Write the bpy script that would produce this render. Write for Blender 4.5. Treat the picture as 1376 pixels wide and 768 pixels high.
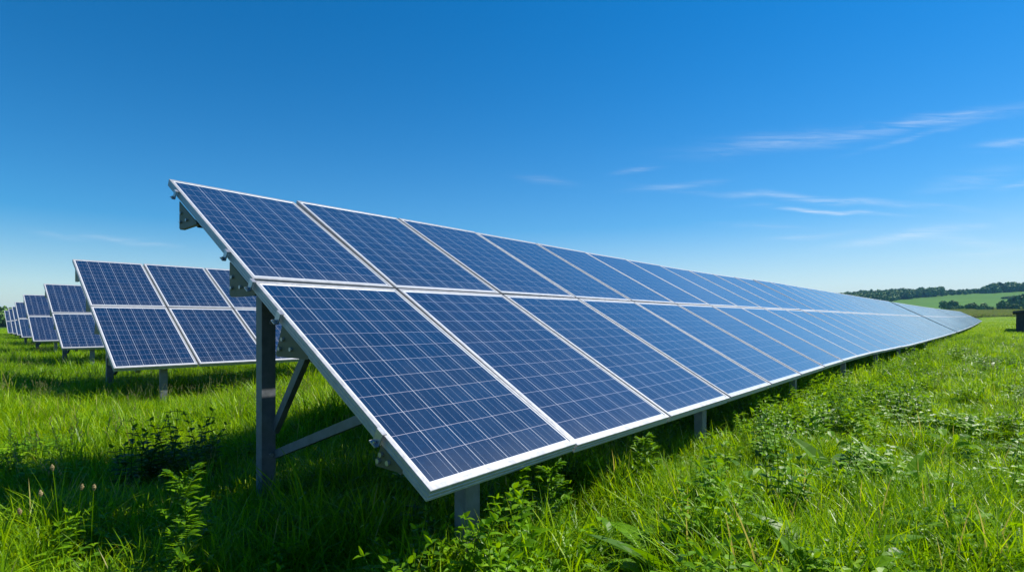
import bpy, bmesh, math, random
import numpy as np
from mathutils import Vector, Matrix, noise

R = math.radians
scene = bpy.context.scene
for o in list(bpy.data.objects):
    bpy.data.objects.remove(o)

# ------------------------------------------------------------------ camera
EYE = 0.95                                   # camera height above the soil
cd = bpy.data.cameras.new('camera')
cam = bpy.data.objects.new('camera', cd)
scene.collection.objects.link(cam)
cam.location = (0, 0, EYE)
cam.rotation_euler = (R(90), 0, 0)
cd.sensor_width = 36.0
cd.lens = 735.24 / 1376.0 * 36.0
cd.shift_y = 48.05 / 1376.0
cd.clip_start = 0.05
cd.clip_end = 20000
scene.camera = cam

# ------------------------------------------------------------------ sun and sky
SUN = Vector((0.72, 0.28, 1.0)).normalized()
SUN_EL = math.asin(SUN.z)
SUN_AZ = math.atan2(SUN.x, SUN.y)            # clockwise from +Y
ld = bpy.data.lights.new('sun', 'SUN')
ld.energy = 5.0
ld.angle = R(0.53)
ld.color = (1.0, 0.95, 0.87)
sun = bpy.data.objects.new('sun', ld)
scene.collection.objects.link(sun)
sun.rotation_euler = SUN.to_track_quat('Z', 'Y').to_euler()

world = bpy.data.worlds.new('World')
scene.world = world
world.use_nodes = True
wt = world.node_tree
wt.nodes.clear()


def N(t, kind, **kw):
    n = t.nodes.new(kind)
    for k, v in kw.items():
        if k == 'inp':
            for i, val in v.items():
                n.inputs[i].default_value = val
        else:
            setattr(n, k, v)
    return n


def M(t, op, a, b=None, c=None, clamp=False):
    n = t.nodes.new('ShaderNodeMath')
    n.operation = op
    n.use_clamp = clamp
    for i, v in enumerate((a, b, c)):
        if v is None:
            continue
        if isinstance(v, (int, float)):
            n.inputs[i].default_value = v
        else:
            t.links.new(v, n.inputs[i])
    return n.outputs[0]


sky = N(wt, 'ShaderNodeTexSky', sky_type='NISHITA')
sky.sun_disc = False
sky.sun_elevation = SUN_EL
sky.sun_rotation = SUN_AZ
sky.altitude = 300
sky.air_density = 1.0
sky.dust_density = 0.35
sky.ozone_density = 2.6
hs = N(wt, 'ShaderNodeHueSaturation', inp={'Hue': 0.5, 'Saturation': 1.82, 'Value': 1.10})
wt.links.new(sky.outputs[0], hs.inputs['Color'])
# thin cirrus streaks, placed by direction on the sky
geo = N(wt, 'ShaderNodeTexCoord')
sep = N(wt, 'ShaderNodeSeparateXYZ')
wt.links.new(geo.outputs['Generated'], sep.inputs[0])
yy = M(wt, 'MAXIMUM', sep.outputs[1], 0.04)
cu = M(wt, 'DIVIDE', sep.outputs[0], yy)
cv = M(wt, 'DIVIDE', sep.outputs[2], yy)
cxy = N(wt, 'ShaderNodeCombineXYZ')
wt.links.new(cu, cxy.inputs[0])
wt.links.new(cv, cxy.inputs[1])
warp = N(wt, 'ShaderNodeTexNoise', inp={'Scale': 6.0, 'Detail': 2.0})
wt.links.new(cxy.outputs[0], warp.inputs['Vector'])
wv = M(wt, 'MULTIPLY', M(wt, 'SUBTRACT', warp.outputs[0], 0.5), 0.028)
STREAKS = [  # x0, y0, x1, y1, half width, strength (in units of the photograph's pixels, turned into directions)
    (925, 203, 1180, 178, 13, .20), (1120, 186, 1395, 140, 9, .25), (1160, 202, 1310, 165, 4, .22),
    (1315, 198, 1420, 183, 7, .28), (828, 236, 884, 224, 4, .28), (855, 256, 972, 240, 5, .20),
    (945, 257, 1280, 281, 5, .34), (1028, 278, 1195, 289, 3, .52), (1115, 331, 1345, 298, 7, .30),
    (1335, 252, 1420, 240, 5, .24), (100, 314, 240, 330, 5, .22), (40, 310, 120, 322, 5, .12),
    (698, 236, 770, 248, 6, .11), (1020, 322, 1160, 312, 4, .14), (960, 300, 1080, 306, 4, .12), (1240, 345, 1400, 332, 5, .16), (1230, 262, 1376, 225, 16, .12), (1180, 312, 1390, 330, 9, .12)]
total = None
for x0, y0, x1, y1, w, st in STREAKS:
    a0, b0, a1, b1 = (x0 - 688) / 735.24, (432 - y0) / 735.24, (x1 - 688) / 735.24, (432 - y1) / 735.24
    L = math.hypot(a1 - a0, b1 - b0)
    ex, ey = (a1 - a0) / L, (b1 - b0) / L
    du, dv = M(wt, 'SUBTRACT', cu, (a0 + a1) / 2), M(wt, 'SUBTRACT', M(wt, 'ADD', cv, wv), (b0 + b1) / 2)
    al = M(wt, 'MULTIPLY_ADD', du, ex, M(wt, 'MULTIPLY', dv, ey))
    ac = M(wt, 'MULTIPLY_ADD', du, -ey, M(wt, 'MULTIPLY', dv, ex))
    q = M(wt, 'ADD', M(wt, 'POWER', M(wt, 'ABSOLUTE', M(wt, 'DIVIDE', al, L * .40)), 2.0),
          M(wt, 'POWER', M(wt, 'ABSOLUTE', M(wt, 'DIVIDE', ac, w * .8 / 735.24)), 2.0))
    g = M(wt, 'MULTIPLY', M(wt, 'EXPONENT', M(wt, 'MULTIPLY', q, -1.0)), st)
    total = g if total is None else M(wt, 'ADD', total, g)
mp = N(wt, 'ShaderNodeMapping')
mp.inputs['Rotation'].default_value = (0, 0, R(-8))
mp.inputs['Scale'].default_value = (7, 95, 1)
wt.links.new(cxy.outputs[0], mp.inputs[0])
fib = N(wt, 'ShaderNodeTexNoise', inp={'Scale': 1.0, 'Detail': 7.0, 'Roughness': 0.65, 'Distortion': 0.6})
wt.links.new(mp.outputs[0], fib.inputs['Vector'])
fr = N(wt, 'ShaderNodeMapRange', inp={1: 0.36, 2: 0.68, 3: 0.08, 4: 1.35})
wt.links.new(fib.outputs[0], fr.inputs[0])
cm = M(wt, 'MULTIPLY', M(wt, 'MULTIPLY', total, fr.outputs[0]), .80, clamp=True)
cmix = N(wt, 'ShaderNodeMix', data_type='RGBA')
wt.links.new(cm, cmix.inputs[0])
el = M(wt, 'MAXIMUM', sep.outputs[2], 0.0)
aer = N(wt, 'ShaderNodeMix', data_type='RGBA')          # pale aerosol layer low over the land
sidef = N(wt, 'ShaderNodeMapRange', inp={1: -.8, 2: .7, 3: .40, 4: 1.0})
wt.links.new(sep.outputs[0], sidef.inputs[0])
wt.links.new(M(wt, 'MULTIPLY', M(wt, 'EXPONENT', M(wt, 'MULTIPLY', el, -8.5)), sidef.outputs[0]), aer.inputs[0])
wt.links.new(hs.outputs[0], aer.inputs[6])
aer.inputs[7].default_value = (5.6, 6.4, 7.0, 1)
wt.links.new(aer.outputs[2], cmix.inputs[6])
cmix.inputs[7].default_value = (9.0, 9.2, 9.2, 1)
bg = N(wt, 'ShaderNodeBackground', inp={'Strength': 0.078})
wt.links.new(cmix.outputs[2], bg.inputs[0])
wo = N(wt, 'ShaderNodeOutputWorld')
wt.links.new(bg.outputs[0], wo.inputs[0])

vs = scene.view_settings
vs.view_transform = 'Standard'
vs.look = 'None'
vs.exposure = 0.60
vs.gamma = 1.0
vs.use_curve_mapping = False
scene.render.engine = 'CYCLES'
cy = scene.cycles
cy.max_bounces = 6
cy.diffuse_bounces = 2
cy.glossy_bounces = 3
cy.transmission_bounces = 3
cy.transparent_max_bounces = 6
cy.use_denoising = True

# ------------------------------------------------------------------ materials


def mat(name):
    m = bpy.data.materials.new(name)
    m.use_nodes = True
    t = m.node_tree
    b = t.nodes['Principled BSDF']
    return m, t, b


def ramp(t, fac, stops):
    n = t.nodes.new('ShaderNodeValToRGB')
    e = n.color_ramp.elements
    while len(e) < len(stops):
        e.new(0.5)
    for el, (p, c) in zip(e, stops):
        el.position = p
        el.color = (*c, 1)
    if fac is not None:
        t.links.new(fac, n.inputs[0])
    return n.outputs[0]


def tnoise(t, vec, scale, detail=3.0, rough=0.55):
    n = N(t, 'ShaderNodeTexNoise', inp={'Scale': scale, 'Detail': detail, 'Roughness': rough})
    if vec is not None:
        t.links.new(vec, n.inputs['Vector'])
    return n.outputs[0]


def plain(name, c0, c1, rough, metal=0.0, scale=12.0, bump=0.0):
    m, t, b = mat(name)
    tc = N(t, 'ShaderNodeTexCoord')
    f = tnoise(t, tc.outputs['Object'], scale, 5.0, 0.6)
    col = ramp(t, f, [(0.3, c0), (0.7, c1)])
    t.links.new(col, b.inputs['Base Color'])
    b.inputs['Metallic'].default_value = metal
    r = N(t, 'ShaderNodeMapRange', inp={1: .3, 2: .7, 3: rough * .85, 4: rough * 1.15})
    t.links.new(f, r.inputs[0])
    t.links.new(r.outputs[0], b.inputs['Roughness'])
    if bump:
        bp = N(t, 'ShaderNodeBump', inp={'Strength': bump, 'Distance': 0.01})
        t.links.new(f, bp.inputs['Height'])
        t.links.new(bp.outputs[0], b.inputs['Normal'])
    return m


MAT_ALU = plain('anodised_aluminium', (.31, .32, .33), (.42, .43, .44), .42, .3, 30)
MAT_STEEL = plain('galvanised_steel', (.125, .145, .165), (.21, .23, .25), .55, .35, 22)
MAT_BRACKET = plain('zinc_bracket', (.075, .075, .045), (.12, .12, .07), .55, .3, 25)
MAT_CLAMP = plain('bright_clamp', (.35, .36, .38), (.5, .51, .53), .4, .8, 40)


def panel_material():
    m, t, b = mat('polycrystalline_cells_under_glass')
    tc = N(t, 'ShaderNodeTexCoord')
    sp = N(t, 'ShaderNodeSeparateXYZ')
    t.links.new(tc.outputs['Object'], sp.inputs[0])
    oi = N(t, 'ShaderNodeObjectInfo')
    hx, hy = PW / 2 - .029, PL / 2 - .034      # area covered by cells
    u = M(t, 'MULTIPLY', M(t, 'ADD', sp.outputs[0], hx), 6 / (2 * hx))
    v = M(t, 'MULTIPLY', M(t, 'ADD', sp.outputs[1], hy), 12 / (2 * hy))
    fu, fv = M(t, 'FRACT', u), M(t, 'FRACT', v)

    def line(f, c, w):
        return M(t, 'LESS_THAN', M(t, 'ABSOLUTE', M(t, 'SUBTRACT', f, c)), w)
    edge_u = M(t, 'GREATER_THAN', M(t, 'ABSOLUTE', M(t, 'SUBTRACT', fu, .5)), .5 - .0105)
    edge_v = M(t, 'GREATER_THAN', M(t, 'ABSOLUTE', M(t, 'SUBTRACT', fv, .5)), .5 - .0100)
    bus = M(t, 'MAXIMUM', M(t, 'MAXIMUM', line(fu, 1 / 6, .0042), line(fu, .5, .0042)), line(fu, 5 / 6, .0042))
    out = M(t, 'MAXIMUM', M(t, 'GREATER_THAN', M(t, 'ABSOLUTE', sp.outputs[0]), hx - .0005),
            M(t, 'GREATER_THAN', M(t, 'ABSOLUTE', sp.outputs[1]), hy - .0005))
    # fine collector fingers across every cell
    fing = M(t, 'LESS_THAN', M(t, 'FRACT', M(t, 'MULTIPLY', fv, 34.0)), .10)
    # each cell a slightly different blue, crystal grains inside it
    cell = N(t, 'ShaderNodeCombineXYZ')
    t.links.new(M(t, 'FLOOR', u), cell.inputs[0])
    t.links.new(M(t, 'FLOOR', v), cell.inputs[1])
    t.links.new(M(t, 'MULTIPLY', oi.outputs['Random'], 91.7), cell.inputs[2])
    wn = N(t, 'ShaderNodeTexWhiteNoise', noise_dimensions='3D')
    t.links.new(cell.outputs[0], wn.inputs['Vector'])
    off = N(t, 'ShaderNodeVectorMath', operation='ADD')
    t.links.new(tc.outputs['Object'], off.inputs[0])
    t.links.new(wn.outputs['Color'], off.inputs[1])
    vo = N(t, 'ShaderNodeTexVoronoi', inp={'Scale': 95.0})
    t.links.new(off.outputs[0], vo.inputs['Vector'])
    vs_ = N(t, 'ShaderNodeSeparateColor')
    t.links.new(vo.outputs['Color'], vs_.inputs[0])
    big = tnoise(t, off.outputs[0], 9.0, 2.0)
    k = M(t, 'MULTIPLY_ADD', vs_.outputs[0], .35,
          M(t, 'MULTIPLY_ADD', wn.outputs['Value'], .42, M(t, 'MULTIPLY', big, .30)))
    blue = ramp(t, k, [(0.1, (.0012, .0110, .036)), (.55, (.0018, .0165, .051)), (1.0, (.0032, .026, .075))])
    purple = N(t, 'ShaderNodeMix', data_type='RGBA')
    t.links.new(M(t, 'MULTIPLY', oi.outputs['Random'], .6), purple.inputs[0])
    t.links.new(blue, purple.inputs[6])
    purple.inputs[7].default_value = (.0032, .0140, .050, 1)

    def over(base, fac, colr, amt=1.0):
        mx = N(t, 'ShaderNodeMix', data_type='RGBA')
        t.links.new(M(t, 'MULTIPLY', fac, amt), mx.inputs[0])
        t.links.new(base, mx.inputs[6])
        mx.inputs[7].default_value = (*colr, 1)
        return mx.outputs[2]
    c = over(purple.outputs[2], fing, (.06, .09, .16), .25)
    c = over(c, bus, (.30, .34, .42), .75)
    c = over(c, edge_v, (.29, .29, .35))
    c = over(c, edge_u, (.42, .44, .48))
    c = over(c, out, (.66, .67, .68))
    # a breath of dust on the glass
    dust = tnoise(t, tc.outputs['Object'], 2.3, 6.0, .7)
    df = M(t, 'MULTIPLY', M(t, 'SUBTRACT', dust, .42, clamp=True), .09)
    c = over(c, df, (.35, .34, .31))
    low = M(t, 'MULTIPLY', M(t, 'SUBTRACT', 1.0, M(t, 'MULTIPLY', M(t, 'ADD', sp.outputs[1], hy), 7.0), clamp=True), M(t, 'MULTIPLY', dust, .12))
    c = over(c, low, (.36, .34, .30))
    st = N(t, 'ShaderNodeMapping')
    st.inputs['Scale'].default_value = (26, 1.1, 1)
    t.links.new(off.outputs[0], st.inputs[0])
    run = M(t, 'MULTIPLY', M(t, 'SUBTRACT', tnoise(t, tc.outputs['Object'], 3.0, 2.0), .52, clamp=True), M(t, 'SUBTRACT', tnoise(t, st.outputs[0], 1.0, 3.0), .5, clamp=True))
    c = over(c, run, (.40, .40, .38), .9)
    t.links.new(c, b.inputs['Base Color'])
    b.inputs['Roughness'].default_value = .11
    rr = N(t, 'ShaderNodeMapRange', inp={1: .35, 2: .75, 3: .09, 4: .17})
    t.links.new(dust, rr.inputs[0])
    t.links.new(rr.outputs[0], b.inputs['Roughness'])
    b.inputs['IOR'].default_value = 1.5
    b.inputs['Sheen Weight'].default_value = .20          # dusty film, seen at grazing angles
    b.inputs['Coat Weight'].default_value = .75           # textured anti-glare glass
    b.inputs['Coat Roughness'].default_value = .24
    b.inputs['Coat IOR'].default_value = 1.45
    b.inputs['Sheen Roughness'].default_value = .28
    b.inputs['Sheen Tint'].default_value = (.9, .95, 1, 1)
    return m


PW, PL = 1.0, 1.385            # one module, width and length
MAT_PANEL = panel_material()


def leaf_material(name, c_dark, c_mid, c_light, dry=(.36, .33, .09), dry_amt=.012, trans=.42, rough=.38, patch=.16):
    m, t, b = mat(name)
    oi = N(t, 'ShaderNodeObjectInfo')
    pn = tnoise(t, oi.outputs['Location'], patch, 3.0, .6)
    att = N(t, 'ShaderNodeAttribute', attribute_name='shade')
    k = M(t, 'MULTIPLY_ADD', oi.outputs['Random'], .35,
          M(t, 'MULTIPLY_ADD', pn, .75, M(t, 'MULTIPLY_ADD', att.outputs['Fac'], .55, -.35)))
    col = ramp(t, k, [(0.12, c_dark), (.48, c_mid), (.88, c_light)])
    dm = N(t, 'ShaderNodeMix', data_type='RGBA')
    t.links.new(M(t, 'GREATER_THAN', att.outputs['Fac'], 1 - dry_amt), dm.inputs[0])
    t.links.new(col, dm.inputs[6])
    dm.inputs[7].default_value = (*dry, 1)
    t.links.new(dm.outputs[2], b.inputs['Base Color'])
    b.inputs['Roughness'].default_value = rough
    b.inputs['Specular IOR Level'].default_value = .2
    tr = N(t, 'ShaderNodeBsdfTranslucent')
    hsv = N(t, 'ShaderNodeHueSaturation', inp={'Hue': .485, 'Saturation': 1.1, 'Value': 1.5})
    t.links.new(dm.outputs[2], hsv.inputs['Color'])
    t.links.new(hsv.outputs[0], tr.inputs[0])
    mx = N(t, 'ShaderNodeMixShader', inp={0: trans})
    t.links.new(b.outputs[0], mx.inputs[1])
    t.links.new(tr.outputs[0], mx.inputs[2])
    t.links.new(mx.outputs[0], t.nodes['Material Output'].inputs[0])
    return m


MAT_GRASS = leaf_material('meadow_grass', (.060, .160, .001), (.205, .385, .001), (.36, .50, .001))
MAT_WEED = leaf_material('broadleaf_weed', (.050, .140, .002), (.135, .295, .002), (.24, .41, .004), dry_amt=.02, rough=.42)
MAT_SEED = leaf_material('seed_head', (.22, .17, .08), (.33, .27, .13), (.42, .36, .20), dry_amt=0.0, trans=.2, rough=.7)
MAT_SHADEDWEED = leaf_material('shade_darkened_weed', (.030, .095, .004), (.055, .145, .005), (.08, .19, .006), dry_amt=.02)  # weed green darkened: the shade on these plants is put into the leaf colour


def tree_material(name, a, b_, c):
    m, t, b = mat(name)
    att = N(t, 'ShaderNodeAttribute', attribute_name='shade')
    oi = N(t, 'ShaderNodeObjectInfo')
    k = M(t, 'MULTIPLY_ADD', oi.outputs['Random'], .4, M(t, 'MULTIPLY', att.outputs['Fac'], .6))
    t.links.new(ramp(t, k, [(.1, a), (.5, b_), (.9, c)]), b.inputs['Base Color'])
    b.inputs['Roughness'].default_value = .7
    b.inputs['Specular IOR Level'].default_value = .2
    return m


MAT_TREE = tree_material('tree_foliage', (.060, .125, .028), (.115, .215, .044), (.18, .30, .062))
MAT_BARK = plain('bark', (.06, .045, .03), (.12, .09, .065), .9, 0, 6, .4)

# ------------------------------------------------------------------ terrain
DX, DY = 0.67750, 0.73552                     # direction of the panel rows
NX, NY = 0.73552, -0.67750                    # horizontal, the way the panels face


def sstep(a, b, x):
    t = np.clip((x - a) / (b - a), 0, 1)
    return t * t * (3 - 2 * t)


def row_drift(s):
    """how far the long front row bends away from its straight line, s metres along"""
    q = np.clip(s, 0, 105) / 100
    return -.5533 * q - 3.07 * q ** 2 + 2.2114 * q ** 3 - .5922 * q ** 4


def height(x, y, micro=True):
    x, y = np.asarray(x, float), np.asarray(y, float)
    s, m = x * DX + y * DY, x * NX + y * NY
    sg = np.clip(s, 0, 112) / 100
    z = -.0904 * sg + .6845 * sg ** 2 + .4903 * sg ** 3 - .5038 * sg ** 4
    lat = .22 + .78 * sstep(-330, -70, m)
    lat_far = sstep(-560, -120, m)
    z = z * (.35 + .65 * sstep(-40, -8, m))
    me = m - row_drift(s)                      # a low verge runs along the row's low edge
    z = z + .12 * sstep(-2.3, -1.3, me) * (1 - .8 * sstep(-.4, .9, me)) * sstep(.5, 1.6, s) * (1 - sstep(95, 108, s))
    t = np.clip((s - 110) / 450, 0, 1)
    z = z + 23.0 * t ** 1.7 * lat * lat_far
    if micro:
        near = np.exp(-(s * s + m * m) / 900.0)
        z = z + near * (.022 * np.sin(x * 2.1 + .7 * y) * np.cos(y * 1.7 - .4 * x) + .015 * np.sin(5.1 * x + 1.3) * np.sin(4.3 * y))
    return z


def Hh(x, y):
    return float(height(x, y))


def link(o):
    scene.collection.objects.link(o)
    return o


def mesh_obj(name, verts, faces, material, parent=None, smooth=False):
    me = bpy.data.meshes.new(name)
    me.from_pydata([tuple(v) for v in verts], [], [tuple(f) for f in faces])
    me.update()
    if material:
        me.materials.append(material)
    if smooth:
        me.polygons.foreach_set('use_smooth', [True] * len(me.polygons))
    o = bpy.data.objects.new(name, me)
    link(o)
    if parent:
        o.parent = parent
    return o


def tag(o, label=None, cat=None, group=None, kind=None):
    if label:
        o['label'] = label
    if cat:
        o['category'] = cat
    if group:
        o['group'] = group
    if kind:
        o['kind'] = kind
    return o


def ground_material():
    m, t, b = mat('meadow_soil')
    g = N(t, 'ShaderNodeNewGeometry')
    P = g.outputs['Position']
    n1 = tnoise(t, P, .22, 4.0, .6)
    n2 = tnoise(t, P, 3.1, 5.0, .65)
    n3 = tnoise(t, P, .035, 3.0, .5)
    k = M(t, 'MULTIPLY_ADD', n1, .5, M(t, 'MULTIPLY_ADD', n2, .45, M(t, 'MULTIPLY_ADD', n3, .4, -.2)))
    green = ramp(t, k, [(.2, (.030, .065, .010)), (.5, (.065, .135, .014)), (.8, (.12, .19, .022))])
    soil = ramp(t, n2, [(.3, (.018, .022, .008)), (.7, (.045, .055, .018))])
    ln = N(t, 'ShaderNodeVectorMath', operation='LENGTH')
    t.links.new(P, ln.inputs[0])
    far = N(t, 'ShaderNodeMapRange', inp={1: 9.0, 2: 40.0, 3: 0.0, 4: 1.0})
    t.links.new(ln.outputs[1], far.inputs[0])
    mx = N(t, 'ShaderNodeMix', data_type='RGBA')
    t.links.new(far.outputs[0], mx.inputs[0])
    t.links.new(soil, mx.inputs[6])
    t.links.new(green, mx.inputs[7])
    t.links.new(mx.outputs[2], b.inputs['Base Color'])
    b.inputs['Roughness'].default_value = .95
    b.inputs['Specular IOR Level'].default_value = .1
    bp = N(t, 'ShaderNodeBump', inp={'Strength': .8, 'Distance': .12})
    t.links.new(n2, bp.inputs['Height'])
    t.links.new(bp.outputs[0], b.inputs['Normal'])
    return m


def axis_steps(lim):
    a, st, out = 0.0, .25, [0.0]
    while a < lim:
        a += st
        out.append(a)
        if a > 8:
            st = min(st * 1.09, 160)
    return np.array(out)


def grid(name, xs, ys, material, dz=0.0, inside=None):
    X, Y = np.meshgrid(xs, ys)
    Z = height(X, Y) + dz
    nx, ny = len(xs), len(ys)
    v = np.stack([X.ravel(), Y.ravel(), Z.ravel()], 1)
    idx = np.arange(nx * ny).reshape(ny, nx)
    f = np.stack([idx[:-1, :-1].ravel(), idx[:-1, 1:].ravel(), idx[1:, 1:].ravel(), idx[1:, :-1].ravel()], 1)
    if inside is not None:
        c = v[f].mean(1)
        f = f[inside(c[:, 0], c[:, 1])]
    return mesh_obj(name, v.tolist(), f.tolist(), material, smooth=True)


ax = axis_steps(1150)
xs = np.concatenate([-ax[::-1][:-1], ax])
ys = np.concatenate([-axis_steps(300)[::-1][:-1], ax])
ground = tag(grid('ground', xs, ys, ground_material()), 'green meadow ground under the solar rows and out to the hills', 'ground', kind='structure')


def crop_material():
    m, t, b = mat('crop_green')
    g = N(t, 'ShaderNodeNewGeometry')
    n1 = tnoise(t, g.outputs['Position'], .02, 4.0, .6)
    mp_ = N(t, 'ShaderNodeMapping')
    mp_.inputs['Rotation'].default_value = (0, 0, R(-38))
    mp_.inputs['Scale'].default_value = (.004, .12, .05)
    t.links.new(g.outputs['Position'], mp_.inputs[0])
    n2 = tnoise(t, mp_.outputs[0], 1.0, 4.0, .6)
    k = M(t, 'MULTIPLY_ADD', n1, .6, M(t, 'MULTIPLY', n2, .4))
    t.links.new(ramp(t, k, [(.3, (.040, .115, .004)), (.55, (.056, .145, .006)), (.75, (.080, .18, .010))]), b.inputs['Base Color'])
    b.inputs['Roughness'].default_value = .9
    b.inputs['Specular IOR Level'].default_value = .1
    return m


def field_in(x, y):
    s, m = x * DX + y * DY, x * NX + y * NY
    return (s > 268) & (s < 575) & (m > -120 - 0 * s) & (m < 300)


xs2 = np.arange(20, 760, 9.0)
ys2 = np.arange(60, 620, 9.0)
tag(grid('hill_field', xs2, ys2, crop_material(), .25, field_in), 'smooth pale green crop field on the hillside', 'field', kind='structure')

# ------------------------------------------------------------------ small mesh helpers


class MB:
    def __init__(self):
        self.v, self.f = [], []

    def box8(self, p):
        b = len(self.v)
        self.v += [tuple(q) for q in p]
        for q in ((0, 3, 2, 1), (4, 5, 6, 7), (0, 1, 5, 4), (1, 2, 6, 5), (2, 3, 7, 6), (3, 0, 4, 7)):
            self.f.append(tuple(b + i for i in q))

    def box(self, c, ex, ey, ez):
        """centre and three half-extent vectors"""
        c, ex, ey, ez = Vector(c), Vector(ex), Vector(ey), Vector(ez)
        self.box8([c - ex - ey - ez, c + ex - ey - ez, c + ex + ey - ez, c - ex + ey - ez,
                   c - ex - ey + ez, c + ex - ey + ez, c + ex + ey + ez, c - ex + ey + ez])

    def bar(self, a, b, side, up, w, h):
        """bar from a to b, cross-section w along side and h along up"""
        a, b = Vector(a), Vector(b)
        self.box((a + b) / 2, (b - a) / 2, Vector(side).normalized() * w / 2, Vector(up).normalized() * h / 2)

    def prism(self, poly, th):
        """polygon (list of points) extruded by vector th"""
        b, n = len(self.v), len(poly)
        th = Vector(th)
        self.v += [tuple(p) for p in poly] + [tuple(Vector(p) + th) for p in poly]
        self.f.append(tuple(range(b + n - 1, b - 1, -1)))
        self.f.append(tuple(range(b + n, b + 2 * n)))
        for i in range(n):
            j = (i + 1) % n
            self.f.append((b + i, b + j, b + n + j, b + n + i))

    def tube(self, pts, rad, n=8):
        base = len(self.v)
        pts = [Vector(p) for p in pts]
        for i, p in enumerate(pts):
            t = (pts[min(i + 1, len(pts) - 1)] - pts[max(i - 1, 0)]).normalized()
            a = t.orthogonal().normalized()
            b_ = t.cross(a)
            r = rad[i] if isinstance(rad, (list, tuple)) else rad
            for k in range(n):
                an = 2 * math.pi * k / n
                self.v.append(tuple(p + a * r * math.cos(an) + b_ * r * math.sin(an)))
        for i in range(len(pts) - 1):
            for k in range(n):
                k2 = (k + 1) % n
                self.f.append((base + i * n + k, base + i * n + k2, base + (i + 1) * n + k2, base + (i + 1) * n + k))
        self.f.append(tuple(base + k for k in range(n - 1, -1, -1)))
        e = base + (len(pts) - 1) * n
        self.f.append(tuple(e + k for k in range(n)))

    def build(self, name, material, parent=None, smooth=False, loc=None):
        off = Vector(parent.location) if parent else Vector((0, 0, 0))
        vv = [(x - off.x, y - off.y, z - off.z) for x, y, z in self.v] if parent else self.v
        o = mesh_obj(name, vv, self.f, material, parent, smooth)
        return o


# ------------------------------------------------------------------ the modules: laminate and frame (shared meshes)
def build_panel_meshes():
    hw, hl = PW / 2, PL / 2
    lip, dep = .021, .040
    lam = bpy.data.meshes.new('solar_panel')
    a, b_ = hw - .006, hl - .006
    z1, z0 = -.0025, -.008
    lam.from_pydata([(-a, -b_, z0), (a, -b_, z0), (a, b_, z0), (-a, b_, z0), (-a, -b_, z1), (a, -b_, z1), (a, b_, z1), (-a, b_, z1)], [],
                    [(0, 3, 2, 1), (4, 5, 6, 7), (0, 1, 5, 4), (1, 2, 6, 5), (2, 3, 7, 6), (3, 0, 4, 7)])
    lam.materials.append(MAT_PANEL)
    fr_ = bmesh.new()
    # profile of the frame bar, from the inner lip round the outside: (inset from outer edge, z)
    prof = [(lip, -.002), (lip - .0015, 0.0), (.0015, 0.0), (0.0, -.0015), (0.0, -.013), (.0018, -.0145), (.0018, -.0165), (0.0, -.018),
            (0.0, -.027), (.0018, -.0285), (.0018, -.0305), (0.0, -.032), (0.0, -dep), (.030, -dep), (.030, -dep + .002), (.003, -dep + .002), (.003, -.0085), (lip, -.0085)]
    rings = []
    for sx, sy in ((-1, -1), (1, -1), (1, 1), (-1, 1)):
        rings.append([fr_.verts.new((sx * (hw - i), sy * (hl - i), z)) for i, z in prof])
    for r in range(4):
        A, B = rings[r], rings[(r + 1) % 4]
        for i in range(len(prof)):
            j = (i + 1) % len(prof)
            fr_.faces.new((A[i], A[j], B[j], B[i]))
    bmesh.ops.recalc_face_normals(fr_, faces=fr_.faces)
    fm = bpy.data.meshes.new('panel_frame')
    fr_.to_mesh(fm)
    fr_.free()
    fm.materials.append(MAT_ALU)
    return lam, fm


LAM, FRAME = build_panel_meshes()

# boundary curve of the long front row (surveyed module joints)
CORR = [[0.4216, 0.2277, -0.0237, -0.0235], [0.2084, 0.1797, -0.0216, -0.0086], [0.0772, 0.1531, -0.0187, -0.006], [-0.0258, 0.1252, -0.0164, -0.0081],
        [-0.0941, 0.0911, -0.0147, -0.0099], [-0.133, 0.0551, -0.0121, -0.0123], [-0.1348, 0.0222, -0.0094, -0.0151], [-0.1094, -0.0073, -0.0057, -0.0178],
        [-0.0687, -0.0285, -0.0024, -0.0197], [-0.0284, -0.0362, -0.0003, -0.0187], [-0.0059, -0.0326, 0.0012, -0.0144], [-0.0002, -0.0238, 0.0033, -0.0079],
        [0.0, -0.0137, 0.0043, -0.0021], [0, 0, 0, 0]]
LU, LL = 1.3700, 1.4145


def front_joint(k):
    """middle-line point, down-slope direction at joint k of the long row"""
    kk = min(max(k, 0), 13)
    i = min(int(kk), 12)
    w = kk - i
    c = [CORR[i][j] * (1 - w) + CORR[i + 1][j] * w for j in range(4)]
    s = k * 1.02
    q = s / 100
    P = Vector((-1.6085 + (s + c[0]) * DX, 2.2647 + (s + c[0]) * DY, .2117 + EYE - .0904 * q + .6845 * q * q + .4903 * q ** 3 - .5038 * q ** 4 + c[2]))
    lat = -.5533 * q - 3.07 * q * q + 2.2114 * q ** 3 - .5922 * q ** 4 + c[1]
    P += Vector((NX, NY, 0)) * lat
    t = .5164 + c[3]
    return P, Vector((NX * math.cos(t), NY * math.cos(t), -math.sin(t)))


RX, RY = math.cos(R(46.7)), math.sin(R(46.7))


def row_joint(base, tilt=R(28.6)):
    base = Vector(base) + Vector((0, 0, EYE))

    def fn(k):
        return base + Vector((RX, RY, 0)) * k * ROWPITCH, Vector((RY * math.cos(tilt), -RX * math.cos(tilt), -math.sin(tilt)))
    return fn


ROWPITCH = 0.817
Z = Vector((0, 0, 1))


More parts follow.
